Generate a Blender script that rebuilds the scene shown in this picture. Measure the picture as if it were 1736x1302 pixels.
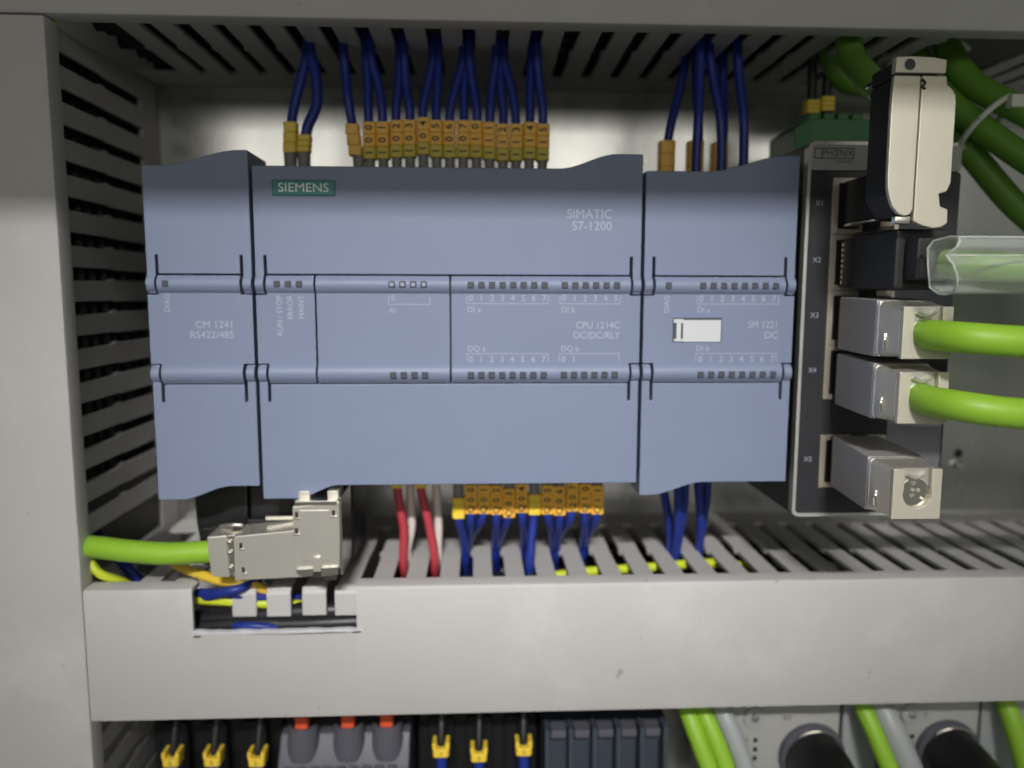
import bpy, bmesh, math, random
from mathutils import Vector, Matrix

random.seed(11)
for o in list(bpy.data.objects):
    bpy.data.objects.remove(o, do_unlink=True)
scene = bpy.context.scene
C = scene.collection
S = 0.001                      # every length below is in millimetres

# ------------------------------------------------------------------ camera
def look(yaw, pitch, roll, pos):
    cy, sy, cp, sp, cr, sr = (math.cos(yaw), math.sin(yaw), math.cos(pitch), math.sin(pitch), math.cos(roll), math.sin(roll))
    f = Vector((sy*cp, cy*cp, -sp)); r = Vector((cy, -sy, 0)); u = r.cross(f)
    r2 = cr*r + sr*u; u2 = -sr*r + cr*u
    m = Matrix((r2, u2, -f)).transposed().to_4x4()
    m.translation = Vector(pos)*S
    return m
cam = bpy.data.cameras.new('camera'); camo = bpy.data.objects.new('camera', cam); C.objects.link(camo)
camo.matrix_world = look(math.radians(2.657), math.radians(6.778), math.radians(0.149), (62.44, -305.4, 60.68))
cam.sensor_width = 36; cam.lens = 1305/1736*36; cam.clip_start = 0.005; cam.clip_end = 50
cam.dof.use_dof = True; cam.dof.focus_distance = 0.197; cam.dof.aperture_fstop = 7.4
scene.camera = camo

# ------------------------------------------------------------------ world and lamps
w = bpy.data.worlds.new('World'); scene.world = w; w.use_nodes = True
w.node_tree.nodes['Background'].inputs[0].default_value = (0.98, 1.0, 0.92, 1)
w.node_tree.nodes['Background'].inputs[1].default_value = 0.14

def area(name, pos, target, sx, sy, power, col, spread=180):
    l = bpy.data.lights.new(name, 'AREA'); l.shape = 'RECTANGLE'; l.size = sx*S; l.size_y = sy*S
    l.energy = power; l.color = col; l.spread = math.radians(spread)
    o = bpy.data.objects.new(name, l); C.objects.link(o)
    o.location = Vector(pos)*S
    o.rotation_euler = (Vector(target)-Vector(pos)).to_track_quat('-Z', 'Y').to_euler()
    return o
# ceiling lamp of the hall, shining in under the cabinet roof
area('ceiling_lamp', (40, -1150, 707), (72, -80, 8), 260, 36, 0.25, (1.0, 0.98, 0.965), 19)
# a bright strip of window far in front of the cabinet, seen mirrored in the zinc panel
area('window_light', (60, -1500, 325), (60, 0, 90), 1700, 190, 2.8, (1.0, 0.97, 0.90))

scene.view_settings.view_transform = 'Standard'
try: scene.view_settings.look = 'None'
except Exception: pass
scene.view_settings.exposure = 0.0
scene.view_settings.gamma = 1.0
scene.view_settings.use_curve_mapping = False

# ------------------------------------------------------------------ materials
MATS = {}
def mat(name, col, rough=0.5, metal=0.0, var=0.06, scale=250, bump=0.0, bscale=900, trans=0.0, ior=1.45,
        coat=0.0, stretch=None, rvar=0.08, spec=0.5, smear=0.0):
    m = bpy.data.materials.new(name); m.use_nodes = True
    nt = m.node_tree; b = nt.nodes['Principled BSDF']
    tc = nt.nodes.new('ShaderNodeTexCoord'); mp = nt.nodes.new('ShaderNodeMapping')
    nt.links.new(tc.outputs['Object'], mp.inputs['Vector'])
    if stretch: mp.inputs['Scale'].default_value = stretch
    n = nt.nodes.new('ShaderNodeTexNoise'); n.inputs['Scale'].default_value = scale; n.inputs['Detail'].default_value = 5
    nt.links.new(mp.outputs['Vector'], n.inputs['Vector'])
    mx = nt.nodes.new('ShaderNodeMix'); mx.data_type = 'RGBA'
    c1 = tuple(max(0, c*(1-var)) for c in col)+(1,); c2 = tuple(min(1, c*(1+var)) for c in col)+(1,)
    mx.inputs[6].default_value = c1; mx.inputs[7].default_value = c2
    nt.links.new(n.outputs['Fac'], mx.inputs[0]); nt.links.new(mx.outputs[2], b.inputs['Base Color'])
    mr = nt.nodes.new('ShaderNodeMapRange')
    mr.inputs['To Min'].default_value = max(0.02, rough-rvar); mr.inputs['To Max'].default_value = min(1, rough+rvar)
    n2 = nt.nodes.new('ShaderNodeTexNoise'); n2.inputs['Scale'].default_value = scale*0.37; n2.inputs['Detail'].default_value = 4
    nt.links.new(mp.outputs['Vector'], n2.inputs['Vector'])
    nt.links.new(n2.outputs['Fac'], mr.inputs['Value']); nt.links.new(mr.outputs['Result'], b.inputs['Roughness'])
    if smear:
        n4 = nt.nodes.new('ShaderNodeTexNoise'); n4.inputs['Scale'].default_value = 17; n4.inputs['Detail'].default_value = 6; n4.inputs['Roughness'].default_value = 0.7
        nt.links.new(mp.outputs['Vector'], n4.inputs['Vector'])
        r4 = nt.nodes.new('ShaderNodeMapRange'); r4.inputs['From Min'].default_value = 0.54; r4.inputs['From Max'].default_value = 0.70
        r4.inputs['To Max'].default_value = smear; nt.links.new(n4.outputs['Fac'], r4.inputs['Value'])
        m4 = nt.nodes.new('ShaderNodeMix'); m4.data_type = 'RGBA'; m4.inputs[7].default_value = (0.68, 0.68, 0.66, 1)
        nt.links.new(r4.outputs['Result'], m4.inputs[0]); nt.links.new(mx.outputs[2], m4.inputs[6])
        n5 = nt.nodes.new('ShaderNodeTexNoise'); n5.inputs['Scale'].default_value = 210; n5.inputs['Detail'].default_value = 2
        nt.links.new(mp.outputs['Vector'], n5.inputs['Vector'])
        r5 = nt.nodes.new('ShaderNodeMapRange'); r5.inputs['From Min'].default_value = 0.745; r5.inputs['From Max'].default_value = 0.80
        r5.inputs['To Max'].default_value = 0.40; nt.links.new(n5.outputs['Fac'], r5.inputs['Value'])
        m5 = nt.nodes.new('ShaderNodeMix'); m5.data_type = 'RGBA'; m5.inputs[7].default_value = (0.12, 0.11, 0.10, 1)
        nt.links.new(r5.outputs['Result'], m5.inputs[0]); nt.links.new(m4.outputs[2], m5.inputs[6]); nt.links.new(m5.outputs[2], b.inputs['Base Color'])
    b.inputs['Metallic'].default_value = metal
    b.inputs['Specular IOR Level'].default_value = spec
    b.inputs['Transmission Weight'].default_value = trans; b.inputs['IOR'].default_value = ior
    b.inputs['Coat Weight'].default_value = coat
    if bump:
        n3 = nt.nodes.new('ShaderNodeTexNoise'); n3.inputs['Scale'].default_value = bscale; n3.inputs['Detail'].default_value = 3
        nt.links.new(mp.outputs['Vector'], n3.inputs['Vector'])
        bp = nt.nodes.new('ShaderNodeBump'); bp.inputs['Strength'].default_value = bump; bp.inputs['Distance'].default_value = 0.0003
        nt.links.new(n3.outputs['Fac'], bp.inputs['Height']); nt.links.new(bp.outputs['Normal'], b.inputs['Normal'])
    MATS[name] = m
    return m
mat('duct_pvc', (0.505, 0.492, 0.478), 0.50, var=0.06, scale=28, bump=0.05, bscale=2500, smear=0.35)
mat('duct_inside', (0.40, 0.39, 0.36), 0.6)
mat('plc_plastic', (0.204, 0.243, 0.352), 0.47, var=0.05, scale=60, bump=0.22, bscale=3500)
mat('plc_dark', (0.055, 0.06, 0.07), 0.5)
mat('led_off', (0.075, 0.08, 0.10), 0.35)
mat('led_rim', (0.33, 0.36, 0.46), 0.35)
mat('print_white', (0.40, 0.44, 0.53), 0.6, var=0.02)
mat('white_ink', (0.80, 0.86, 0.85), 0.6, var=0.02)
mat('black_ink', (0.03, 0.025, 0.02), 0.6, var=0.02)
mat('teal', (0.035, 0.215, 0.20), 0.42, var=0.03)
mat('teal_edge', (0.025, 0.15, 0.14), 0.42, var=0.03)
mat('paper', (0.62, 0.63, 0.66), 0.55, var=0.03)
mat('zinc', (0.67, 0.67, 0.64), 0.27, metal=1.0, var=0.16, scale=70, bump=0.10, bscale=260, stretch=(1, 1, 0.35), rvar=0.10)
mat('nickel', (0.80, 0.77, 0.69), 0.22, metal=0.68, var=0.05, scale=120, bump=0.03, bscale=600)
mat('nickel_matt', (0.60, 0.575, 0.51), 0.52, metal=0.80, var=0.05, scale=160, bump=0.05, bscale=900)
mat('plug_grey', (0.42, 0.40, 0.385), 0.50, metal=0.35, var=0.05, scale=160, bump=0.05, bscale=900)
mat('plug_plate', (0.65, 0.61, 0.50), 0.50, metal=0.45, var=0.04, scale=160, bump=0.04, bscale=900)
mat('cable_green_shaded', (0.125, 0.285, 0.035), 0.46, var=0.08, scale=120)  # same green cable, its upper-right shade put into the colour
mat('cable_green_dimmed', (0.17, 0.34, 0.045), 0.46, var=0.08, scale=120)  # same green cable, colour darkened for its dimmer look inside the sleeve
mat('nickel_bright', (0.86, 0.83, 0.75), 0.16, metal=1.0, var=0.04)
mat('switch_face', (0.032, 0.033, 0.037), 0.42, var=0.08)
mat('switch_side', (0.05, 0.05, 0.053), 0.5, var=0.08)
mat('switch_border', (0.60, 0.60, 0.56), 0.40, metal=0.5)
mat('switch_label', (0.36, 0.37, 0.34), 0.5)
mat('switch_plate', (0.30, 0.30, 0.33), 0.28, metal=0.6, var=0.05)
mat('port_frame', (0.52, 0.46, 0.38), 0.42, metal=0.55, var=0.06)
mat('black_plastic', (0.012, 0.012, 0.013), 0.38, var=0.1)
mat('black_rubber', (0.02, 0.02, 0.021), 0.55, var=0.1)
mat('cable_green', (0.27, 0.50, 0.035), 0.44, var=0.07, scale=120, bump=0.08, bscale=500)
mat('wire_blue', (0.014, 0.032, 0.235), 0.40, var=0.10, scale=200)
mat('wire_black', (0.014, 0.014, 0.017), 0.42, var=0.1)
mat('wire_red', (0.50, 0.055, 0.075), 0.42, var=0.06)
mat('wire_white', (0.78, 0.70, 0.64), 0.45, var=0.04)
mat('wire_yellow', (0.74, 0.50, 0.05), 0.42, var=0.06)
mat('wire_lime', (0.58, 0.66, 0.03), 0.42, var=0.06)
mat('marker_orange', (1.0, 0.54, 0.07), 0.40, var=0.06, scale=300)
mat('marker_yellow', (0.90, 0.64, 0.06), 0.40, var=0.06, scale=300)
mat('marker_olive', (0.66, 0.52, 0.06), 0.42, var=0.08, scale=300)
mat('ferrule_grey', (0.24, 0.23, 0.22), 0.45, var=0.06)
mat('terminal_green', (0.055, 0.20, 0.065), 0.42, var=0.05)
mat('tie_white', (0.62, 0.66, 0.55), 0.40, var=0.04)
def clear(name):
    m = bpy.data.materials.new(name); m.use_nodes = True; nt = m.node_tree
    b = nt.nodes['Principled BSDF']; b.inputs['Base Color'].default_value = (0.72, 0.76, 0.70, 1); b.inputs['Roughness'].default_value = 0.12
    n = nt.nodes.new('ShaderNodeTexNoise'); n.inputs['Scale'].default_value = 260
    mr = nt.nodes.new('ShaderNodeMapRange'); mr.inputs['To Min'].default_value = 0.03; mr.inputs['To Max'].default_value = 0.10
    tr = nt.nodes.new('ShaderNodeBsdfTransparent'); mx = nt.nodes.new('ShaderNodeMixShader')
    tc = nt.nodes.new('ShaderNodeTexCoord'); nt.links.new(tc.outputs['Object'], n.inputs['Vector'])
    nt.links.new(n.outputs['Fac'], mr.inputs['Value']); lw = nt.nodes.new('ShaderNodeLayerWeight'); lw.inputs['Blend'].default_value = 0.12
    ad = nt.nodes.new('ShaderNodeMath'); ad.operation = 'ADD'; ad.use_clamp = True
    nt.links.new(mr.outputs['Result'], ad.inputs[0]); nt.links.new(lw.outputs['Facing'], ad.inputs[1])
    nt.links.new(ad.outputs[0], mx.inputs[0]); nt.links.new(tr.outputs[0], mx.inputs[1]); nt.links.new(b.outputs[0], mx.inputs[2])
    nt.links.new(mx.outputs[0], nt.nodes['Material Output'].inputs['Surface']); MATS[name] = m
clear('clear_plastic')
mat('sleeve_edge', (0.55, 0.60, 0.53), 0.25, var=0.05)
mat('orange_red', (0.72, 0.10, 0.035), 0.40, var=0.06)
mat('breaker_grey', (0.095, 0.095, 0.115), 0.48, var=0.06)
mat('block_blue', (0.050, 0.060, 0.080), 0.42, var=0.08)
mat('drive_white', (0.38, 0.38, 0.355), 0.50, var=0.04)
mat('tube_grey', (0.34, 0.36, 0.36), 0.35, var=0.05)
mat('roof_grey', (0.30, 0.30, 0.29), 0.6, var=0.05)

# ------------------------------------------------------------------ mesh helpers
ORG = {}
def smooth_path(pts, n=8):
    P = [Vector(p) for p in pts]
    if len(P) == 2: return P
    out = []
    for i in range(len(P)-1):
        p0 = P[i-1] if i > 0 else P[i]*2-P[i+1]
        p1, p2 = P[i], P[i+1]
        p3 = P[i+2] if i+2 < len(P) else P[i+1]*2-P[i]
        for k in range(n):
            t = k/n
            out.append(0.5*((2*p1)+(p2-p0)*t+(2*p0-5*p1+4*p2-p3)*t*t+(3*p1-p0-3*p2+p3)*t*t*t))
    out.append(P[-1]); return out

class MB:
    def __init__(s): s.v = []; s.f = []
    def add(s, vs, fs):
        o = len(s.v); s.v += [tuple(v) for v in vs]; s.f += [tuple(i+o for i in f) for f in fs]; return s
    def box(s, x0, x1, y0, y1, z0, z1):
        v = [(x, y, z) for x in (x0, x1) for y in (y0, y1) for z in (z0, z1)]
        return s.add(v, [(0,1,3,2), (4,6,7,5), (0,4,5,1), (2,3,7,6), (0,2,6,4), (1,5,7,3)])
    def prism(s, poly, axis, a, b, caps=(True, True)):
        n = len(poly)
        def m(p, t):
            if axis == 'x': return (t, p[0], p[1])
            if axis == 'y': return (p[0], t, p[1])
            return (p[0], p[1], t)
        v = [m(p, a) for p in poly]+[m(p, b) for p in poly]
        f = [(i, (i+1) % n, (i+1) % n+n, i+n) for i in range(n)]
        if caps[0]: f.append(tuple(range(n-1, -1, -1)))
        if caps[1]: f.append(tuple(range(n, 2*n)))
        return s.add(v, f)
    def tube(s, pts, r, seg=12, n=8, caps=True):
        P = smooth_path(pts, n); rings = []
        t = (P[1]-P[0]).normalized()
        up = Vector((0, 0, 1)) if abs(t.z) < 0.9 else Vector((1, 0, 0))
        a = t.cross(up).normalized()
        for i, p in enumerate(P):
            tt = (P[min(i+1, len(P)-1)]-P[max(i-1, 0)]).normalized()
            a = (a-tt*a.dot(tt)).normalized(); b = tt.cross(a)
            rr = r(i/(len(P)-1)) if callable(r) else r
            rings.append([p+(a*math.cos(2*math.pi*k/seg)+b*math.sin(2*math.pi*k/seg))*rr for k in range(seg)])
        v = [q for R in rings for q in R]; f = []
        for i in range(len(rings)-1):
            for k in range(seg):
                f.append((i*seg+k, i*seg+(k+1) % seg, (i+1)*seg+(k+1) % seg, (i+1)*seg+k))
        if caps:
            f.append(tuple(range(seg-1, -1, -1))); f.append(tuple((len(rings)-1)*seg+k for k in range(seg)))
        return s.add(v, f)
    def cyl(s, p0, p1, r, r1=None, seg=20):
        r1 = r if r1 is None else r1
        return s.tube([p0, p1], lambda t: r+(r1-r)*t, seg)
    def build(s, name, m, parent=None, origin=None, bevel=0, bseg=2, loc=(0, 0, 0), mesh_only=False):
        root = parent
        while root is not None and root.parent is not None: root = root.parent
        org = Vector(origin) if origin is not None else (Vector(ORG[root.name]) if root is not None else Vector((0, 0, 0)))
        bm = bmesh.new()
        vs = [bm.verts.new((Vector(v)-org)*S) for v in s.v]
        for f in s.f:
            try: bm.faces.new([vs[i] for i in f])
            except ValueError: pass
        bmesh.ops.recalc_face_normals(bm, faces=bm.faces)
        if bevel:
            es = [e for e in bm.edges if len(e.link_faces) == 2 and e.calc_face_angle(0) > math.radians(32)]
            bmesh.ops.bevel(bm, geom=es, offset=bevel*S, segments=bseg, profile=0.5, affect='EDGES', clamp_overlap=True)
        me = bpy.data.meshes.new(name); bm.to_mesh(me); bm.free()
        me.polygons.foreach_set('use_smooth', [True]*len(me.polygons))
        me.set_sharp_from_angle(angle=math.radians(33))
        me.materials.append(MATS[m])
        if mesh_only:
            me.polygons.foreach_set('use_smooth', [p.area < 2e-6 for p in me.polygons]); return me
        o = bpy.data.objects.new(name, me); C.objects.link(o)
        if bevel:
            wn = o.modifiers.new('weighted_normal', 'WEIGHTED_NORMAL'); wn.keep_sharp = True; wn.weight = 90
        if parent is not None: o.parent = parent; o.location = Vector(loc)*S
        else: o.location = org*S; ORG[o.name] = tuple(org)
        return o

def place(name, me, parent, loc, rot=None):
    o = bpy.data.objects.new(name, me); C.objects.link(o); o.parent = parent; o.location = Vector(loc)*S
    if rot: o.rotation_euler = rot
    return o
def tag(o, label, cat, group=None, kind=None):
    if label: o['label'] = label
    if cat: o['category'] = cat
    if group: o['group'] = group
    if kind: o['kind'] = kind
    return o
def thing(name, label, cat, loc, group=None):
    o = bpy.data.objects.new(name, None); C.objects.link(o)
    o.location = Vector(loc)*S; o.empty_display_size = 0.01; ORG[o.name] = tuple(loc)
    return tag(o, label, cat, group)
def rrect(x0, x1, z0, z1, r, n=5):
    out = []
    for cx, cz, a0 in ((x1-r, z1-r, 0), (x0+r, z1-r, 90), (x0+r, z0+r, 180), (x1-r, z0+r, 270)):
        for k in range(n+1):
            a = math.radians(a0+90*k/n); out.append((cx+r*math.cos(a), cz+r*math.sin(a)))
    return out

TXT = {}
def text(s, x, y, z, size, parent, m, align='LEFT', rot=0, sx=1.0, name='lettering', bold=0.0):
    """flat print on a face that looks towards -Y; size = capital height in mm"""
    key = (s, align, bold)
    if key not in TXT:
        cu = bpy.data.curves.new('t', 'FONT'); cu.body = s; cu.size = 1.0; cu.align_x = align; cu.align_y = 'CENTER'
        cu.resolution_u = 3; cu.extrude = 0.0; cu.offset = bold
        ob = bpy.data.objects.new('t', cu); C.objects.link(ob)
        dg = bpy.context.evaluated_depsgraph_get()
        me = bpy.data.meshes.new_from_object(ob.evaluated_get(dg))
        TXT[key] = ([tuple(v.co) for v in me.vertices], [tuple(p.vertices) for p in me.polygons])
        bpy.data.objects.remove(ob, do_unlink=True); bpy.data.curves.remove(cu); bpy.data.meshes.remove(me)
    vs, fs = TXT[key]
    k = size/0.69; ca, sa = math.cos(rot), math.sin(rot)
    mb = MB(); out = []
    for v in vs:
        u, t = v[0]*k*sx, v[1]*k
        out.append((x+u*ca-t*sa, y, z+u*sa+t*ca))
    root = parent
    while root.parent is not None: root = root.parent
    org = Vector(ORG[root.name])
    me = bpy.data.meshes.new(name)
    me.from_pydata([tuple((Vector(v)-org)*S) for v in out], [], fs); me.materials.append(MATS[m]); me.update()
    o = bpy.data.objects.new(name, me); C.objects.link(o); o.parent = parent
    return o

# ------------------------------------------------------------------ the setting: panel and cabinet roof
panel = MB().box(-110, 350, 0, 3, -175, 230).build('mounting_panel', 'zinc', origin=(0, 0, 0))
tag(panel, 'galvanised sheet metal mounting panel at the back of the cabinet', 'panel', kind='structure')
roof = MB()  # roof edge out of view, inferred from its shadow and added to cast it
roof.prism([(4, 217), (-262, 217), (-262, 190.5), (-260, 190.5), (-260, 215), (4, 215)], 'x', -420, 620)
roof = roof.build('cabinet_roof', 'roof_grey', origin=(0, 0, 217))
tag(roof, 'unseen grey cabinet roof edge, added to shade the upper duct', 'cabinet roof', kind='structure')

# ------------------------------------------------------------------ slotted cable ducts
PITCH = 10.4
def fin_mesh(name, tooth=1, y_hook=-74.8):
    # local: u along the duct = x, wall thickness = z (0 outside .. -1.6 inside), depth = y
    hw, ho = 3.45, 3.15
    poly = [(-hw, -14), (hw, -14), (hw, -41.5), (ho, -43.5), (ho, -73.5), (-ho, -73.5), (-ho, -46.5), (-hw-0.55, -45.2), (-hw-0.55, -42.6), (-hw, -41.5)]
    if tooth < 0: poly = [(-a, b) for a, b in poly][::-1]
    mb = MB(); mb.prism(poly, 'z', -1.6, 0)
    mb.prism([(-73.5, 0), (-74.4, -0.25), (-75.2, -1.0), (-75.6, -2.0), (-75.6, -9.0), (-74.0, -9.0), (-74.0, -2.4), (-73.5, -1.6)], 'x', -ho-0.55, ho+0.55)
    return mb.build(name, 'duct_pvc', bevel=0.32, bseg=2, mesh_only=True)
FIN = fin_mesh('fin'); FIN2 = fin_mesh('fin', -1)

def lid_profile(w0, w1, full=(True, True)):
    """closed section (depth, across): w0 < w1, flanges 6.5 deep, rounded outer corners"""
    y0, t, fl = -78.0, 1.5, 6.6
    p = []
    if full[0]: p += [(y0+fl, w0+t), (y0+fl, w0), (y0+1.3, w0), (y0+0.4, w0+0.35), (y0, w0+1.3)]
    else: p += [(y0+t, w0), (y0, w0)]
    if full[1]: p += [(y0, w1-1.3), (y0+0.4, w1-0.35), (y0+1.3, w1), (y0+fl, w1), (y0+fl, w1-t), (y0+t, w1-t)]
    else: p += [(y0, w1), (y0+t, w1)]
    if full[0]: p += [(y0+t, w0+t)]
    return p

# horizontal duct under the modules ---------------------------------
zb = -29.5
d = thing('cable_duct', 'light grey slotted duct below the modules, lid notched at its left', 'cable duct', (60, 0, zb-40))
mb = MB()
mb.prism([(-0.6, zb), (-14.0, zb), (-14.0, zb-1.6), (-2.2, zb-1.6), (-2.2, zb-38.4), (-74, zb-38.4), (-74, zb-40), (-0.6, zb-40)], 'x', -55, 350)
mb.build('duct_base', 'duct_pvc', d)
lid = MB()
x0, xa, xb, x1 = -55.6, -23.6, 25.6, 350
z_lo, z_hi, z_cut = -70.6, -28.3, -42.0
lid.prism(lid_profile(z_lo, z_hi), 'x', x0, xa)
lid.prism(lid_profile(z_lo, z_hi), 'x', xb, x1)
lid.prism(lid_profile(z_lo, z_cut, (True, False)), 'x', xa, xb, caps=(False, False))
lid_o = lid.build('lid', 'duct_pvc', d)
# ragged burr left by the saw and the pen line under the notch
bur = MB(); n = 26; vs = []; fs = []
for i in range(n+1):
    x = xa-0.4+(xb-xa+2.2)*i/n
    h = random.uniform(0.1, 0.75)*(1.0 if 3 < i < n-1 else 1.4)
    vs += [(x, -78.3, z_cut-0.5-random.uniform(0, .25)), (x, -78.35, z_cut+h-0.2), (x, -76.8, z_cut+h*0.6)]
for i in range(n):
    a = i*3; fs += [(a, a+3, a+4, a+1), (a+1, a+4, a+5, a+2)]
bur.add(vs, fs); bur.build('saw_burr', 'paper', lid_o)
pen = MB()
pts = [(-23.2, -43.4), (-21.0, -43.6)]
pen.tube([(-23.6, -78.02, -43.5), (-21.5, -78.02, -43.4)], 0.28, 6)
pen.tube([(-8, -78.0, -43.0), (6, -78.0, -43.15), (16, -78.0, -42.9), (24.5, -78.0, -42.7)], lambda t: 0.05+0.2*t, 6)
pen.tube([(24.2, -78.05, -42.75), (26.8, -78.05, -42.6)], lambda t: 0.35+0.25*math.sin(t*3.14), 8)
pen.build('pen_mark', 'black_ink', lid_o)
sl0 = 58.9
for k in range(-10, 28):
    xc = sl0+PITCH*(k+0.5)
    if xc < -43 or -28 < xc < -11.5: continue
    place('fin', FIN, d, (xc-60, 0, 40.0+random.uniform(-.12, .12)), (0, 0, random.uniform(-.006, .006)))

# horizontal duct above ---------------------------------------------
zt = 137.6
d = thing('cable_duct', 'grey slotted duct in shade along the top edge', 'cable duct', (60, 0, zt))
mb = MB()
mb.prism([(-0.6, zt), (-14.0, zt), (-14.0, zt+1.6), (-2.2, zt+1.6), (-2.2, zt+38.4), (-74, zt+38.4), (-74, zt+40), (-0.6, zt+40)], 'x', -99, 350)
mb.build('duct_base', 'duct_pvc', d)
lid = MB(); lid.prism(lid_profile(136.4, 178.8), 'x', -110, 350); lid.build('lid', 'duct_pvc', d)
for k in range(-11, 28):
    xc = 60.2+PITCH*(k+0.5)
    if xc < -46 or 207 < xc < 232: continue
    place('fin', FIN2, d, (xc-60, 0, random.uniform(-.12, .12)), (0, math.pi, random.uniform(-.006, .006)))

# upright duct on the left ------------------------------------------
xl = -57.0
d = thing('cable_duct', 'tall upright light grey slotted duct along the left edge', 'cable duct', (xl, 0, -170))
mb = MB()
mb.prism([(xl, -0.6), (xl, -14.0), (xl-1.6, -14.0), (xl-1.6, -2.2), (xl-38.4, -2.2), (xl-38.4, -74), (xl-40, -74), (xl-40, -0.6)], 'z', -170, 136.9)
mb.build('duct_base', 'duct_pvc', d)
lid = MB()
prof = [(b, a) for a, b in lid_profile(-98.2, -55.9)]
lid.prism(prof, 'z', -170, 135.9); lid.build('lid', 'duct_pvc', d)
for k in range(-26, 2):
    zc = 122.3+10.25*k
    if -31 < zc < -12 or zc > 136 or -74 < zc < -33: continue
    # fin local x -> world z, local z (outside) -> world +x
    place('fin', FIN, d, (random.uniform(-.12, .12), 0, zc+170), (0, -math.pi/2, 0)).rotation_euler = Matrix(((0, 0, 1), (0, 1, 0), (-1, 0, 0))).to_euler()

# ------------------------------------------------------------------ controller and its modules
def ridge(z0, z1, bulge=1.35, y=-81.9):
    out = []
    for k in range(9):
        t = k/8; out.append((y-bulge*math.sin(math.pi*t)**0.75, z0+(z1-z0)*t))
    return out
def panel_profile():
    p = [(-70, 34.55), (-80.4, 34.55)]+ridge(34.9, 39.9)+ridge(60.3, 65.0)+[(-80.4, 65.3), (-70, 65.3)]
    return p
def wave(xa, xb, za, zb, n=10):
    return [(xa+(xb-xa)*i/n, za+(zb-za)*(0.5-0.5*math.cos(math.pi*i/n))) for i in range(n+1)]

def module(name, label, x0, x1, wt, wb, zt_lo, panels, tabs=2.5):
    """wt: x-range of the upper wave, wb: of the lower wave"""
    t = thing(name, label, 'control module', ((x0+x1)/2, 0, 0))
    mb = MB(); mb.box(x0+0.5, x1-0.5, -66, -4, 7, 93)
    mb.box(x0+0.9, x1-0.9, -78.5, -66, 36, 64)
    mb.build('housing', 'plc_dark', t, bevel=0.8)
    sl, sw = tabs, 0.75
    a, b = x0+0.15, x1-0.15
    up = [(a, zt_lo)] if wt[0] > a+0.1 else []
    up += wave(wt[0], wt[1], zt_lo, 100.0)
    if wt[1] < b-0.1: up += [(b, 100.0)]
    up += [(b, 60.2), (b-sl, 60.2), (b-sl, 71.0), (b-sl-sw, 71.0), (b-sl-sw, 65.7), (a+sl+sw, 65.7), (a+sl+sw, 71.0), (a+sl, 71.0), (a+sl, 60.2), (a, 60.2)]
    mb = MB(); mb.prism(up, 'y', -81.6, -62); cov = mb.build('upper_cover', 'plc_plastic', t, bevel=0.42)
    for xa_, xb_ in ((a+0.05, a+sl-0.05), (b-sl+0.05, b-0.05)):
        MB().prism([(-81.0, 60.6)]+ridge(60.5, 65.2, 1.5, -81.5)+[(-81.0, 65.3)], 'x', xa_, xb_).build('cover_catch', 'plc_plastic', cov, bevel=0.15)
    lo = [(a, 39.8), (a+sl, 39.8), (a+sl, 28.9), (a+sl+sw, 28.9), (a+sl+sw, 34.2), (b-sl-sw, 34.2), (b-sl-sw, 28.9), (b-sl, 28.9), (b-sl, 39.8), (b, 39.8)]
    if wb[1] < b-0.1: lo += [(b, 4.1)]
    lo += [(x, z) for x, z in wave(wb[0], wb[1], 0.2, 4.1)][::-1]
    if wb[0] > a+0.1: lo += [(a, 0.2)]
    mb = MB(); mb.prism(lo, 'y', -81.6, -62); cov = mb.build('lower_cover', 'plc_plastic', t, bevel=0.42)
    for xa_, xb_ in ((a+0.05, a+sl-0.05), (b-sl+0.05, b-0.05)):
        MB().prism([(-81.0, 34.7)]+ridge(34.8, 39.6, 1.5, -81.5)+[(-81.0, 39.7)], 'x', xa_, xb_).build('cover_catch', 'plc_plastic', cov, bevel=0.15)
    fps = []
    for k, (pa, pb) in enumerate(panels):
        qa = x0+0.2 if k == 0 else pa; qb = x1-0.2 if k == len(panels)-1 else pb
        pol = [(pa, 34.55), (pb, 34.55), (pb, 40.15)]+([(qb, 40.15), (qb, 59.85)] if qb > pb else [])+[(pb, 59.85), (pb, 65.3), (pa, 65.3), (pa, 59.85)]+([(qa, 59.85), (qa, 40.15)] if qa < pa else [])+[(pa, 40.15)]
        pol = [p for i, p in enumerate(pol) if p != pol[i-1]]
        fpo = MB().prism(pol, 'y', -81.9, -70).build('front_panel', 'plc_plastic', t, bevel=0.12)
        for za_, zb_ in ((34.7, 39.9), (60.3, 65.1)):
            MB().prism([(-81.0, za_)]+ridge(za_, zb_)+[(-81.0, zb_)], 'x', pa+0.04, pb-0.04).build('ridge', 'plc_plastic', fpo)
        fps.append(fpo)
    return t, fps
def led_me(m):
    return MB().box(-0.92, 0.92, -0.5, 0.22, -0.92, 0.92).build('led', m, bevel=0.18, bseg=1, mesh_only=True)
LED, LEDR, LEDC = led_me('led_off'), led_me('led_off'), MB().box(-0.52, 0.52, -0.62, -0.5, -0.52, 0.52).build('lens', 'led_rim', mesh_only=True)
def leds(t, xs, z, x_org, rim=False):
    for x in xs:
        o = place('led', LED, t, (x-x_org, -82.95, z))
        if rim: place('lens', LEDC, o, (0, 0, 0))
def lin(a, b, n): return [a+(b-a)*i/(n-1) for i in range(n)]
YF = -81.93                                       # print on the flat front
def bracket(par, xa, xb, zl, up=True):
    mb = MB(); h = 2.3 if up else -2.3; y0, y1 = -81.94, -81.85
    mb.box(xa, xb, y0, y1, zl-0.09, zl+0.09)
    for x in (xa, xb-0.18): mb.box(x, x+0.18, y0, y1, min(zl, zl+h), max(zl, zl+h))
    mb.build('printed_bracket', 'print_white', par)

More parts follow.
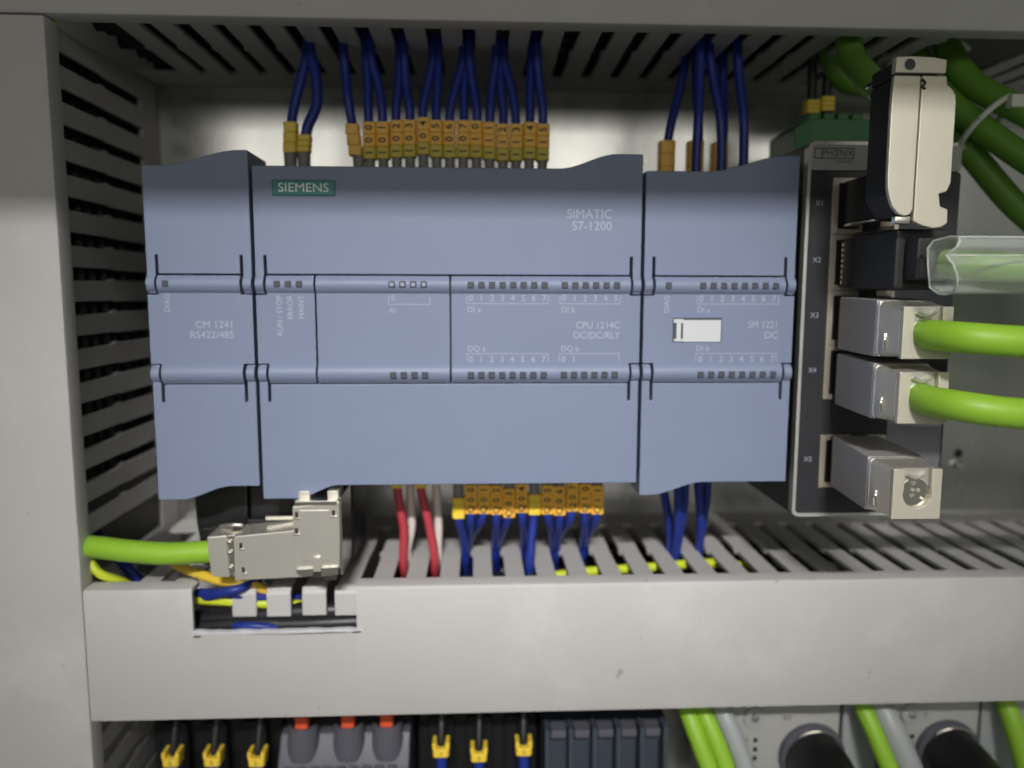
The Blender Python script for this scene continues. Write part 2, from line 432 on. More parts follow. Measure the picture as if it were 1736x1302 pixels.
# communication module at the left
t, fp = module('communication_module', 'narrow blue-grey module left of the controller, printed RS422/485', -30.6, -1.0, (-26, -3), (-24, -9), 95.6, [(-27.3, -4.3)])
leds(t, [-24.9], 62.9, -15.8)
text('DIAG', -25.0, YF, 57.5, 1.5, fp[0], 'print_white', 'CENTER', math.pi/2)
text('CM 1241', -6.6, YF, 51.3, 2.0, fp[0], 'print_white', 'RIGHT')
text('RS422/485', -6.6, YF, 48.4, 2.0, fp[0], 'print_white', 'RIGHT')

# the controller
t, fp = module('controller', 'wide blue-grey controller with a teal name badge, middle of the row', -0.4, 110.4, (86, 103), (9, 22), 95.8, [(2.95, 16.35), (16.85, 54.75), (55.25, 107.1)])
leds(t, [6.1, 9.2, 12.3], 62.9, 55)
leds(t, [38.4, 41.45, 44.5, 47.5], 62.9, 55, True)
leds(t, lin(60.9, 82.1, 8)+lin(87.9, 103.0, 6), 62.8, 55)
leds(t, lin(38.4, 47.6, 4), 36.9, 55)
leds(t, lin(60.8, 82.0, 8)+lin(87.9, 102.8, 6), 36.9, 55)
for s, x in (('RUN / STOP', 6.4), ('ERROR', 9.4), ('MAINT', 12.6)):
    text(s, x, YF, 59.7, 1.5, fp[0], 'print_white', 'RIGHT', math.pi/2)
bracket(fp[1], 37.2, 49.2, 57.2); text('0', 38.6, YF, 59.0, 1.5, fp[1], 'print_white', 'CENTER')
text('AI', 37.3, YF, 55.4, 1.5, fp[1], 'print_white')
def row(par, xs, z, digits):
    for x, s in zip(xs, digits): text(s, x, YF, z, 1.75, par, 'print_white', 'CENTER')
row(fp[2], lin(60.9, 82.1, 8), 59.0, '01234567'); row(fp[2], lin(87.9, 103.0, 6), 59.0, '012345')
bracket(fp[2], 59.6, 83.4, 57.5); bracket(fp[2], 86.6, 104.3, 57.5)
text('DI a', 59.8, YF, 55.7, 1.6, fp[2], 'print_white'); text('DI b', 87.0, YF, 55.7, 1.6, fp[2], 'print_white')
text('CPU 1214C', 104.4, YF, 51.2, 2.0, fp[2], 'print_white', 'RIGHT', sx=0.92)
text('DC/DC/RLY', 104.4, YF, 48.3, 2.0, fp[2], 'print_white', 'RIGHT', sx=0.92)
text('DQ a', 59.8, YF, 44.4, 1.6, fp[2], 'print_white'); text('DQ b', 87.0, YF, 44.4, 1.6, fp[2], 'print_white')
bracket(fp[2], 59.6, 83.4, 43.0, False); bracket(fp[2], 86.6, 104.3, 43.0, False)
row(fp[2], lin(60.8, 82.0, 8), 41.3, '01234567'); row(fp[2], [87.9, 90.9], 41.3, '01')
cov = [o for o in t.children if o.name.startswith('upper_cover')][0]
text('SIMATIC', 101.6, -81.63, 83.0, 2.5, cov, 'print_white', 'RIGHT', sx=0.98)
text('S7-1200', 101.6, -81.63, 79.6, 2.5, cov, 'print_white', 'RIGHT', sx=0.98)
bd = MB().box(5.3, 22.9, -82.0, -81.0, 87.5, 91.9).build('badge', 'teal_edge', cov, bevel=0.2)
pl = MB().box(5.75, 22.45, -82.1, -81.5, 87.95, 91.45).build('badge_plate', 'teal', t, bevel=0.1)
text('SIEMENS', 14.1, -82.14, 89.65, 2.35, t, 'white_ink', 'CENTER', sx=1.12)
# terminal strip behind the covers
mb = MB()
for k in range(20): mb.box(2.2+5.3*k, 6.6+5.3*k, -60, -48, 92, 97.5)
mb.build('upper_terminal_strip', 'black_plastic', t, bevel=0.3)
mb = MB()
for k in range(20): mb.box(2.2+5.3*k, 6.6+5.3*k, -60, -48, 2.5, 8)
mb.build('lower_terminal_strip', 'black_plastic', t, bevel=0.3)

# signal module at the right
t, fp = module('signal_module', 'blue-grey input module with a blank white label slot, beside the network switch', 111.0, 156.0, (129, 152), (114, 131), 95.4, [(114.3, 152.7)])
leds(t, [118.1]+lin(128.2, 149.7, 8), 62.8, 133.5); leds(t, lin(128.3, 149.9, 8), 36.9, 133.5)
text('DIAG', 118.0, YF, 57.4, 1.5, fp[0], 'print_white', 'CENTER', math.pi/2)
row(fp[0], lin(128.2, 149.7, 8), 59.0, '01234567'); bracket(fp[0], 126.9, 151.2, 57.5); text('DI a', 126.9, YF, 55.7, 1.6, fp[0], 'print_white')
row(fp[0], lin(128.4, 149.9, 8), 41.3, '01234567'); bracket(fp[0], 126.9, 151.2, 43.0, False); text('DI b', 126.9, YF, 44.4, 1.6, fp[0], 'print_white')
text('SM 1221', 151.4, YF, 51.4, 2.0, fp[0], 'print_white', 'RIGHT', sx=0.9); text('DC', 151.4, YF, 48.3, 2.0, fp[0], 'print_white', 'RIGHT')
sl = MB().box(119.9, 134.5, -82.02, -81.5, 46.3, 53.5).build('label_slot', 'led_off', t, bevel=0.1)
MB().box(122.9, 134.2, -82.25, -81.6, 46.4, 52.8).build('label_card', 'paper', sl, bevel=0.15)
mb = MB(); mb.box(120.9, 122.3, -82.45, -81.6, 47.0, 52.4); mb.box(120.1, 123.0, -82.45, -81.6, 51.9, 53.1); mb.box(120.2, 122.9, -82.45, -81.6, 46.5, 47.3)
mb.build('label_tab', 'paper', sl, bevel=0.2)

# ------------------------------------------------------------------ network switch
sx0, sx1, sz0, sz1, sy = 158.7, 205.4, -7.2, 104.4, -80.0
t = thing('network_switch', 'black-faced network switch with silver rim and plugs in five ports', 'network switch', (182, 0, sz0))
MB().box(sx0+0.3, sx1-0.3, -78.6, -3, sz0+0.3, sz1-0.3).build('housing', 'switch_side', t, bevel=0.8)
outer = rrect(sx0, sx1, sz0, sz1, 2.2); inner = rrect(sx0+0.95, sx1-0.95, sz0+0.95, sz1-0.95, 1.4)
mb = MB(); n = len(outer)
v = [(x, -80.4, z) for x, z in outer]+[(x, -80.4, z) for x, z in inner]+[(x, -77.5, z) for x, z in outer]+[(x, -79.0, z) for x, z in inner]
f = []
for i in range(n):
    j = (i+1) % n
    if outer[i][0] > 190 and outer[j][0] > 190: continue
    f += [(i, j, j+n, i+n), (i, i+2*n, j+2*n, j), (i+n, j+n, j+3*n, i+3*n)]
mb.add(v, f); mb.build('rim', 'switch_border', t)
face = MB().prism(rrect(sx0+0.6, sx1-0.6, sz0+0.6, 96.0, 1.0), 'y', -79.9, -78.4).build('faceplate', 'switch_face', t)
lab = MB().prism(rrect(sx0+0.8, sx1-0.8, 96.3, sz1-0.8, 1.0), 'y', -79.95, -78.4).build('name_plate', 'switch_label', t)
mb = MB()
for a in (MB(),): pass
mb.box(160.6, 172.4, -80.02, -79.9, 102.35, 102.6); mb.box(160.6, 172.4, -80.02, -79.9, 99.55, 99.8)
mb.box(160.6, 160.85, -80.02, -79.9, 99.8, 102.35); mb.box(162.6, 162.85, -80.02, -79.9, 99.8, 102.35); mb.box(172.15, 172.4, -80.02, -79.9, 99.8, 102.35)
mb.build('logo_frame', 'black_ink', lab)
text('PHŒNIX', 167.5, -80.0, 101.1, 1.7, lab, 'black_ink', 'CENTER', sx=0.95)
text('CONTACT', 172.4, -80.0, 98.7, 0.8, lab, 'black_ink', 'RIGHT')
MB().box(187.0, 204.2, -80.15, -79.5, -6.0, 27.5).build('blank_plate', 'switch_plate', t, bevel=0.3)
for s, x, z in (('X1', 162.9, 86.8), ('X2', 162.9, 70.4), ('X3', 163.0, 54.1), ('X4', 163.1, 37.7), ('X5', 163.1, 10.5)):
    text(s, x, -79.93, z, 1.45, face, 'print_white', 'CENTER')
def port(zc, pitch, name='port'):
    h = pitch/2
    p = MB(); a, b = zc-h, zc+h; y0, y1 = -80.7, -79.6
    p.box(166.4, 168.2, y0, y1, a, b); p.box(185.4, 186.6, y0, y1, a, b)
    for z0, z1 in ((a, a+1.55), (b-1.55, b)):
        p.box(168.2, 175.6, y0, y1, z0, z1); p.box(181.0, 185.4, y0, y1, z0, z1)
    p.box(174.4, 175.6, y0-0.25, y1, a+1.55, a+2.6); p.box(174.4, 175.6, y0-0.25, y1, b-2.6, b-1.55)
    o = p.build(name, 'port_frame', t, bevel=0.12)
    MB().box(168.2, 185.4, -80.1, -79.7, a+1.55, b-1.55).build('port_opening', 'black_plastic', o)
for zc in (86.0, 69.7, 53.4, 37.1): port(zc, 16.2)
port(10.0, 16.2)

# ------------------------------------------------------------------ plugs in the switch
def u_cut(x0, x1, z0, z1, cx, cz, r, n=12):
    p = [(x0, z1), (x0, z0), (x1, z0), (x1, z1), (cx+r*0.94, z1)]
    for k in range(n+1):
        a = math.radians(18-216*k/n); p.append((cx+r*math.cos(a), cz+r*math.sin(a)))
    p += [(cx-r*0.94, z1)]
    return p
def metal_plug(label, dz, lean, empty):
    """straight nickel plug; dz = height of the lower edge of its front plate"""
    t = thing('network_plug', label, 'network plug', (175, -80, dz), 'straight metal network plugs')
    mb = MB()                                                     # tongue in the port
    mb.box(169.3, 182.0, -84.5, -79.4, dz+0.6, dz+14.4); mb.build('tongue', 'black_plastic', t, bevel=0.4)
    b = MB(); zr0, zr1, zf0, zf1 = dz-0.2, dz+15.2, dz-0.3, dz+14.2+lean
    xr0, xr1, xf0, xf1 = 168.6, 182.6, 166.3, 181.6
    v = [(xr0, -83.5, zr0), (xr1, -83.5, zr0), (xr1, -83.5, zr1), (xr0, -83.5, zr1), (xf0, -109, zf0), (xf1, -109, zf0), (xf1, -109, zf1), (xf0, -109, zf1)]
    b.add(v, [(0,1,2,3), (4,7,6,5), (0,4,5,1), (1,5,6,2), (2,6,7,3), (3,7,4,0)])
    b.build('body', 'plug_grey', t, bevel=0.6)
    cb = MB()                                                     # clamp ring and rounded shoulder
    cb.prism(rrect(166.5, 181.5, dz-0.1, dz+14.0+lean, 1.2), 'y', -110.0, -108.8); cb.build('clamp_ring', 'nickel', t, bevel=0.35)
    prof = [(-109.9, 166.7, 181.4, dz+0.0, dz+13.8+lean), (-112.4, 166.9, 181.3, dz+0.1, dz+13.6), (-113.0, 167.3, 181.2, dz+0.2, dz+13.4), (-114.6, 167.5, 181.1, dz+0.25, dz+13.3), (-116.9, 168.3, 181.0, dz+0.3, dz+13.0)]
    sh = MB(); rings = [[(x, y, z) for x, z in rrect(xa_, xb_, za_, zb_, 1.5)] for y, xa_, xb_, za_, zb_ in prof]; nn = len(rings[0])
    sh.add([q for R in rings for q in R], [(i*nn+k, i*nn+(k+1) % nn, (i+1)*nn+(k+1) % nn, (i+1)*nn+k) for i in range(len(rings)-1) for k in range(nn)]+[tuple(range(nn)), tuple((len(rings)-1)*nn+k for k in range(nn))])
    sh.build('shoulder', 'nickel_matt', t)
    MB().tube([(167.2, -112.6, dz+2.2), (166.9, -112.9, dz+4.2), (167.2, -112.6, dz+6.0)], 0.55, 8).build('crimp_tab', 'nickel_bright', t)
    cx, cz, r = 174.9, dz+6.5, 3.75
    MB().prism(u_cut(168.4, 181.2, dz-0.1, dz+13.0, cx, cz, r), 'y', -118.4, -116.95).build('front_plate', 'plug_plate', t, bevel=0.25)
    MB().prism([(cx+r*1.0*math.cos(k*math.pi/12), cz+r*1.0*math.sin(k*math.pi/12)) for k in range(24)], 'y', -117.1, -116.4).build('throat', 'nickel_bright', t)
    j = MB()
    for k in range(5):
        a = k*1.25+0.4; rr = random.uniform(0.8, 2.4)
        p = Vector((cx+rr*math.cos(a), -117.1, cz+rr*math.sin(a)+0.6)); q = p+Vector((random.uniform(-1.5, 1.5), -0.5, random.uniform(-0.7, 1.0)))
        j.tube([p, q], 0.42, 6)
    j.tube([(cx-2.6, -117.3, cz+5.0), (cx-0.3, -117.6, cz+4.1), (cx+2.3, -117.2, cz+5.2)], 0.55, 6)
    j.build('clamp_teeth', 'nickel', t)
    return t
metal_plug('nickel plug in port X3 under the clear sleeve, green cable', 44.5, 0.4, False)
metal_plug('nickel plug in port X4 with a green cable, lower of two', 28.1, 0.2, False)
metal_plug('empty nickel plug in port X5 showing its open U-shaped mouth', 3.3, 0.2, True)

# black plug in X2
t = thing('network_plug', 'matt black plug in port X2 behind the clear sleeve', 'network plug', (175, -80, 62))
MB().box(169.2, 182.0, -90, -79.4, 62.6, 76.3).build('tongue', 'black_plastic', t, bevel=0.5)
MB().box(168.8, 183.4, -112, -89.8, 61.6, 77.0).build('boot', 'black_rubber', t, bevel=1.2)
MB().box(171.0, 181.0, -118, -111.8, 64.0, 74.5).build('strain_relief', 'black_rubber', t, bevel=1.0)
MB().box(172.5, 179.0, -95, -82, 76.4, 78.2).build('latch', 'black_plastic', t, bevel=0.3)
mb = MB()
for k in range(8): mb.box(168.95, 169.18, -83.4, -82.6, 63.4+1.55*k, 64.4+1.55*k)
mb.build('contact', 'nickel_bright', t)

# big angled plug in X1
t = thing('network_plug', 'tall angled nickel plug standing upright in port X1', 'network plug', (170, -80, 77))
MB().box(169.4, 181.5, -106.5, -79.4, 80.8, 93.0).build('tongue', 'black_plastic', t, bevel=0.6)
MB().box(169.2, 181.7, -100, -81.5, 79.9, 80.7).build('tongue_shield', 'nickel_bright', t, bevel=0.2)
plate = [(162.6, 112.6), (162.25, 105.4), (162.4, 88.8), (162.55, 86.2), (163.1, 84.0), (164.0, 81.8), (165.4, 79.9), (165.4, 77.6), (169.6, 78.2), (171.6, 77.2), (174.4, 76.6), (176.6, 76.9), (178.0, 77.9),
         (177.9, 81.2), (175.9, 81.9), (175.4, 84.9), (177.3, 85.4), (178.2, 87.6), (178.15, 106.4), (177.9, 108.2), (177.0, 109.6), (175.7, 110.5), (175.4, 112.6)]
back = [(163.2, 112.4), (163.2, 84.5), (166.5, 79.5), (175.0, 78.8), (175.0, 84.9), (177.2, 86), (177.2, 106.4), (175.0, 110), (175.0, 112.4)]
MB().prism(back, 'y', -116.6, -105.5).build('body', 'black_rubber', t, bevel=0.6)
half_l = [p for p in plate if p[0] < 169.2]
ml = [(169.15, 112.6)]+[(162.6, 112.6), (162.25, 105.4), (162.4, 88.8), (162.55, 86.2), (163.1, 84.0), (164.0, 81.8), (165.6, 80.0), (167.4, 79.5), (168.6, 80.0), (169.15, 81.0)]
mr = [(169.35, 112.6), (169.35, 78.3), (171.6, 77.2), (174.4, 76.6), (176.6, 76.9), (178.0, 77.9), (177.9, 81.2), (175.9, 81.9), (175.4, 84.9), (177.3, 85.4), (178.2, 87.6), (178.15, 106.4), (177.9, 108.2), (177.0, 109.6), (175.7, 110.5), (175.4, 112.6)]
MB().prism(ml, 'y', -118.2, -116.7).build('cover_half', 'plug_plate', t, bevel=0.35)
MB().prism(mr, 'y', -118.35, -116.7).build('cover_half', 'plug_plate', t, bevel=0.35)
MB().box(165.3, 169.2, -117.4, -115.4, 77.7, 79.6).build('lower_lip', 'nickel_bright', t, bevel=0.3)
# end cap with a round hole
top = [(162.8, 113.2), (175.3, 113.2), (175.4, 116.4), (172, 116.95), (167, 117.1), (162.9, 116.9)]
hole = [(166.3+1.55*math.cos(2*math.pi*k/18), 115.15+1.5*math.sin(2*math.pi*k/18)) for k in range(18)]
MB().prism(top, 'y', -118.1, -116.0).build('end_cap', 'plug_plate', t, bevel=0.3)
MB().box(163.3, 174.9, -116.0, -105.5, 112.6, 116.2).build('end_block', 'black_rubber', t, bevel=0.5)
mb = MB(); n = 18
v = [(x, -118.16, z) for x, z in hole]+[(166.3+(x-166.3)*0.84, -118.12, 115.15+(z-115.15)*0.84) for x, z in hole]
mb.add(v, [(i, (i+1) % n, (i+1) % n+n, i+n) for i in range(n)])
mb.build('hole_edge', 'nickel_matt', t)
mb = MB(); mb.add([(166.3+(x-166.3)*0.95, -118.13, 115.15+(z-115.15)*0.95) for x, z in hole], [tuple(range(n))]); mb.build('screw_hole', 'plc_dark', t)
mb = MB(); mb.tube([(169.3, -118.3, 111.7), (170.0, -118.4, 110.8), (169.5, -118.3, 110.0), (170.2, -118.3, 109.4)], 0.35, 6); mb.build('spring_clip', 'black_ink', t)
MB().box(164.0, 165.5, -105.5, -101, 113.2, 114.8).build('rivet', 'nickel_bright', t, bevel=0.5)

# ------------------------------------------------------------------ green network cables
def cable(label, pts, r=3.6, m='cable_green', name='network_cable', cat='cable', group=None, seg=20):
    mb = MB(); mb.tube(pts, r, seg, 10); o = mb.build(name, m, origin=pts[0]); return tag(o, label, cat, group)
cable('green network cable from port X3 running off to the right', [(174.9, -116.4, 50.6), (175.2, -122, 50.5), (179.5, -128.5, 50.2), (189, -131, 49.6), (205, -131, 49.0), (240, -128, 47.0), (290, -112, 38), (350, -80, 18)], 3.75)
cable('green network cable from port X4, lowest of those running right', [(174.9, -116.4, 34.4), (175.1, -122, 34.2), (179.0, -128.5, 33.8), (188, -131.5, 32.8), (205, -131.5, 31.6), (240, -129, 29.5), (290, -114, 20), (350, -82, 0)], 3.75)
cable('green network cable inside the clear sleeve at port X2', [(179, -117.0, 68.0), (181.5, -122, 67.6), (188, -126.5, 66.8), (205, -128, 66.4), (240, -126, 65.6), (290, -110, 58), (350, -78, 40)], 3.6, 'cable_green_dimmed')
# clear label sleeve over the X2 cable
t = thing('label_sleeve', 'clear plastic label sleeve over the green cable at port X2', 'label sleeve', (171, -128, 61))
sec = [(-122.2, 62.2), (-122.2, 71.6), (-125.2, 73.6), (-131.6, 73.6), (-134.0, 71.2), (-132.4, 69.4), (-134.2, 67.2), (-133.6, 63.4), (-130.4, 60.9), (-125.2, 60.6)]
n = len(sec); cy0 = sum(p[0] for p in sec)/n; cz0 = sum(p[1] for p in sec)/n
inn = [(cy0+(y-cy0)*0.90, cz0+(z-cz0)*0.93) for y, z in sec]
def endx(y, z): return 169.4+abs(z-69.2)*0.42 if z < 69.2 else 169.4+abs(z-69.2)*0.75
mb = MB()
v = [(endx(y, z), y, z) for y, z in sec]+[(endx(y, z), y, z) for y, z in inn]+[(240, y, z) for y, z in sec]+[(240, y, z) for y, z in inn]
f = []
for i in range(n):
    j = (i+1) % n
    f += [(i, j, j+n, i+n), (i, i+2*n, j+2*n, j), (i+n, j+n, j+3*n, i+3*n), (i+2*n, i+3*n, j+3*n, j+2*n)]
mb.add(v, f); mb.build('sleeve_tube', 'clear_plastic', t, bevel=0.12)
MB().tube([(endx(y, z)-0.05, y, z) for y, z in sec+sec[:1]], 0.26, 6, 2).build('cut_edge', 'sleeve_edge', t)
for yy, zz in ((-131.6, 73.6), (-132.4, 69.4)): MB().tube([(endx(yy, zz), yy, zz), (240, yy, zz)], 0.22, 6).build('fold', 'sleeve_edge', t)

# cables hanging from the upper duct at the right
TR = [
 ('thick green cable hanging nearest the angled plug at upper right', [(206, -40, 160), (208, -44, 142), (212, -52, 127), (221, -62, 113), (238, -74, 96), (262, -80, 84), (350, -84, 50)], 4.0),
 ('thick green cable outermost of the bundle at upper right', [(214, -44, 160), (215, -50, 143), (219, -58, 128), (229, -70, 116), (246, -80, 103), (270, -84, 92), (350, -86, 62)], 4.0),
 ('green cable at the back of the tied bundle at upper right', [(210, -30, 160), (210, -34, 142), (214, -42, 124), (222, -54, 108), (238, -62, 86), (262, -66, 70), (350, -70, 34)], 4.0),
]
for l, p, r in TR: cable(l, p, r, 'cable_green_shaded', group='green cables tied in a bundle')
cable('green cable with painted-in shade rising behind the angled plug into the upper duct', [(172, -106, 108), (173.5, -92, 115), (175, -78, 124), (176.5, -66, 133), (177, -58, 150)], 3.8, 'cable_green_shaded')
cable('short green cable crossing below the upper duct left of the angled plug', [(178, -44, 152), (179, -46, 139), (184, -46, 131), (196, -42, 130), (206, -36, 134), (210, -32, 150)], 3.8, 'cable_green_shaded')
def cable_tie(label, c, nrm, rx, r=0.9):
    t = thing('cable_tie', label, 'cable tie', c)
    nrm = Vector(nrm).normalized(); a = nrm.orthogonal().normalized(); b = nrm.cross(a)
    mb = MB(); mb.tube([Vector(c)+(a*math.cos(k*math.pi/10)+b*math.sin(k*math.pi/10))*rx for k in range(21)], r, 8, 3, caps=False); mb.build('band', 'tie_white', t)
    h = Vector(c)+Vector((0.3, -1, 0.5)).normalized()*rx*1.05
    MB().box(h.x-2.2, h.x+2.2, h.y-2.0, h.y+1.5, h.z-2.0, h.z+2.0).build('tie_head', 'tie_white', t, bevel=0.6)
    MB().tube([h, h+Vector((5, -1, -1)), h+Vector((11, 1, -3.5))], 0.9, 8).build('tail', 'tie_white', t)
cable_tie('white cable tie round the green bundle at upper right', (222.5, -63, 114), (10, -9, -13), 9.5)
cable_tie('small white cable tie above the bundle beside the angled plug', (209, -45, 139), (3, -4, -16), 8.5)

# green plug-in terminal on top of the switch with two wires
t = thing('terminal_plug', 'dark green plug-in terminal on top of the switch', 'terminal', (176, -45, 104))
MB().prism([(164.3, 104.6), (164.3, 113.0), (168.8, 116.2), (189, 116.2), (189, 104.6)], 'y', -56, -34).build('body', 'terminal_green', t, bevel=0.5)
mb = MB()
for k in range(4): mb.box(170.2+4.7*k, 173.8+4.7*k, -53, -46, 116.0, 118.6)
mb.build('screw_row', 'terminal_green', t, bevel=0.4)

# ------------------------------------------------------------------ single wires with markers
def marker(t, x, y, z0, z1, w, m, txt=None, lean=0.0, olive=0.0, ink='black_ink'):
    """stacked clip-on rings round the wire; txt is read upwards"""
    n = 3; h = (z1-z0)/n
    mk = None
    for k in range(n):
        mm = 'marker_olive' if (olive and k == 0) else m
        a, b = z0+h*k+0.03, z0+h*(k+1)-0.03
        xo = lean*((a+b)/2-z0)
        mb = MB(); mb.prism(rrect(x-w/2+xo, x+w/2+xo, y-w/2, y+w/2, w*0.2, 3), 'z', a, b)
        o = mb.build('marker_ring', mm, t, bevel=0.18, bseg=1)
    if txt:
        for k, ch in enumerate(txt):
            zc = z0+h*(k+0.5)
            text(ch, x+lean*(zc-z0), y-w/2-0.03, zc, min(2.2, w*0.56), t, ink, 'CENTER', math.pi/2, bold=0.025)

def wire(label, pts, m, r=1.45, mk=None, ferrule=None, group=None, name='wire'):
    t = thing(name, label, 'wire', pts[0], group)
    MB().tube(pts, r, 12, 8).build('insulation', m, t)
    if ferrule:
        (fx, fy, fz0, fz1, fr) = ferrule
        MB().cyl((fx, fy, fz0), (fx, fy, fz1), fr, fr*1.12, 14).build('ferrule', 'ferrule_grey', t)
    if mk: marker(t, *mk[:6], **mk[6])
    return t
G1 = 'blue wires into the top of the controller'
slot_top = lambda k: 60.2+PITCH*k
# fourteen input wires
ORD = ['first', 'second', 'third', 'fourth', 'fifth', 'sixth', 'seventh', 'eighth', 'ninth', 'tenth', 'eleventh', 'twelfth', 'thirteenth', 'last']
names = ['I0.%d' % k for k in range(8)]+['I1.%d' % k for k in range(6)]
tops = [(-3, 0), (-3, 1), (-2, 0), (-2, 1), (-1, 0), (-1, 1), (0, -.6), (0, 0), (0, .7), (1, -.6), (1, .2), (1, 1), (2, 0), (2, 1)]
for i, nm in enumerate(names):
    x = 29.1+4.19*i; k, o = tops[i]
    xs = slot_top(k)+o*1.6-0.8; dy = random.uniform(-1.0, 1.0); dz = random.uniform(-.5, .5)
    if i == 4: dz = 1.2
    pts = [(x, -54, 99), (x, -54, 107), (x+random.uniform(-.3, .3), -54+dy, 117), (x*0.6+xs*0.4+random.uniform(-.5, .5), -53+dy, 125), (xs, -52+1.6*dy, 134), (xs, -52+2*dy, 146)]
    wire('dark blue wire marked %s, %s from left of the lettered row above the controller' % (nm, ORD[i]), pts, 'wire_blue', 1.45,
         (x, -54.0, 102.4+dz, 113.8+dz, 4.16, 'marker_orange', dict(txt=[nm[0], nm[1], nm[3]], lean=random.uniform(-.03, .03), olive=1)), (x, -54, 96.5, 104.2, 1.5), G1)
# three wires with blank markers, left of the inputs
wire('leftmost dark blue wire above the controller, taller blank yellow marker', [(4.3, -54, 98), (4.3, -54, 106), (5.2, -53, 116), (7.6, -52, 126), (9.6, -51, 135), (10.2, -51, 148)], 'wire_blue', 1.6,
     (4.3, -54, 103.8, 113.2, 4.2, 'marker_yellow', dict(lean=0.06)), (4.3, -54, 96.5, 103.8, 1.85), G1)
wire('bowed dark blue wire above the controller with a short blank yellow marker', [(8.7, -55, 98), (8.7, -55, 105), (10.2, -55, 112), (12.9, -54, 119), (12.6, -53, 128), (10.8, -52, 136), (10.4, -52, 148)], 'wire_blue', 1.75,
     (8.7, -55, 103.9, 109.2, 4.2, 'marker_yellow', dict(lean=0.1)), (8.7, -55, 96.5, 103.9, 1.85), G1)
wire('dark blue wire just left of the row marked I0, leaning blank marker', [(25.4, -54, 98), (24.9, -54, 105), (23.6, -53, 113), (22.4, -53, 121), (21.6, -52, 130), (20.6, -52, 146)], 'wire_blue', 1.45,
     (24.9, -54, 103.2, 112.8, 4.2, 'marker_orange', dict(lean=-0.13)), (25.6, -54, 96.5, 103.6, 1.7), G1)
# signal module, top
SMT = [(124.9, -48, 131.2, 'leftmost blue wire above the signal module, wide orange marker', 1),
       (131.0, -62, 132.2, 'blue wire in front, second from left above the signal module', 0),
       (135.0, -50, 134.0, 'third blue wire from the left above the signal module', 1),
       (139.2, -61, 135.2, 'fourth blue wire from the left above the signal module', 0),
       (143.0, -50, 143.0, 'second blue wire from the right above the signal module', 1),
       (146.6, -60, 144.4, 'rightmost blue wire above the signal module', 0)]
for i, (x, y, xt, l, mk) in enumerate(SMT):
    pts = [(x, y, 95), (x, y, 105), (x*0.8+xt*0.2, y, 115), (x*0.3+xt*0.7, y+2, 127), (xt, y+3, 137), (xt+0.5, y+5, 150)]
    wire(l, pts, 'wire_blue', 1.5, (x+(0 if i == 0 else -1.2), y, 97.5, 110.0-i*0.2, 5.2, 'marker_orange', dict(lean=0, olive=0)) if mk else (x, y, 92.5, 97.6, 4.4, 'marker_orange', {}), None, 'blue wires into the top of the signal module')
# two black wires into the green terminal
for x, l in ((174.0, 'left black wire into the green terminal, yellow marker'), (179.0, 'right black wire into the green terminal, yellow marker')):
    wire(l, [(x, -45, 115), (x, -45, 124), (x-0.2, -45, 134), (x-0.6, -46, 142), (x-1.0, -46, 152)], 'wire_black', 1.5,
         (x, -45, 119.8 if x < 176 else 120.6, 124.2 if x < 176 else 125.4, 4.6, 'marker_yellow', {}), None, 'black wires into the green terminal')

# below the controller ----------------------------------------------
for (xa_, xm, xe, l, m, y, ze) in ((36.4, 38.2, 37.7, 'left red wire under the controller', 'wire_red', -57, -40), (44.0, 46.9, 48.1, 'right red wire under the controller', 'wire_red', -57, -40),
                        (40.1, 40.3, 38.6, 'left white wire under the controller, beside the left red', 'wire_white', -52, -38), (48.8, 49.4, 49.0, 'right white wire under the controller, beside the right red', 'wire_white', -52, -38)):
    t = wire(l, [(xa_, y, 4), (xa_+0.1, y, -4), (xa_*0.4+xm*0.6, y-0.5, -11), (xm, y+1, -18), (xe, y+3, -27), (xe, y+5, -33), (xe, y+12, ze)], m, 1.45, None, None, 'red and white wires under the controller')
    MB().prism(rrect(xa_-1.7, xa_+1.7, y-1.7, y+1.7, .5, 3), 'z', -2.9, 1.5).build('marker_ring', 'marker_yellow', t, bevel=0.2, bseg=1)
qn = [None, 'Q0.0', 'Q0.1', 'Q0.2', 'Q0.3', 'Q0.4', None, 'Q0.5', 'Q0.6', 'Q0.7', 'Q1.0', 'Q1.1']
tgt = [(58.4, -48), (59.4, -42), (59.6, -38), (68.8, -43), (69.8, -41), (79.0, -43), (79.9, -60), (89.4, -42), (90.4, -44), (90.6, -39), (99.8, -43), (100.8, -41)]
drop = [-1.6, 0, 0, -.3, -1.4, .2, -.6, -.4, -.8, .5, 0, -.6]
for i, nm in enumerate(qn):
    x = 56.4+4.16*i; xe, ye = tgt[i]; dz = drop[i]
    lab_ = ('blue wire marked %s, %s from left of the marker row under the controller' % (nm, ORD[i] if i < 11 else 'last')) if nm else ('blue wire with blank yellow marker beside the Q0.0 wire' if i == 0 else 'blue wire with blank yellow marker between Q0.4 and Q0.5')
    z1_ = -1.6 if nm else -4.4
    pts = [(x, -58, 5), (x, -58, -8), (x*0.85+xe*0.15, -58, -14), (x*0.35+xe*0.65, (-58+ye)/2, -21), (xe, ye, -28.5), (xe, ye+2, -33), (xe, ye+9, -41)]
    wire(lab_, pts, 'wire_blue', 1.5, (x, -58, -11.4+dz, z1_+dz, 4.12, 'marker_orange' if nm else 'marker_yellow', dict(txt=[nm[0], nm[1], nm[3]] if nm else None, lean=random.uniform(-.03, .03))),
         (x, -58, z1_+dz-.2, 6, 1.7), 'blue wires under the controller')
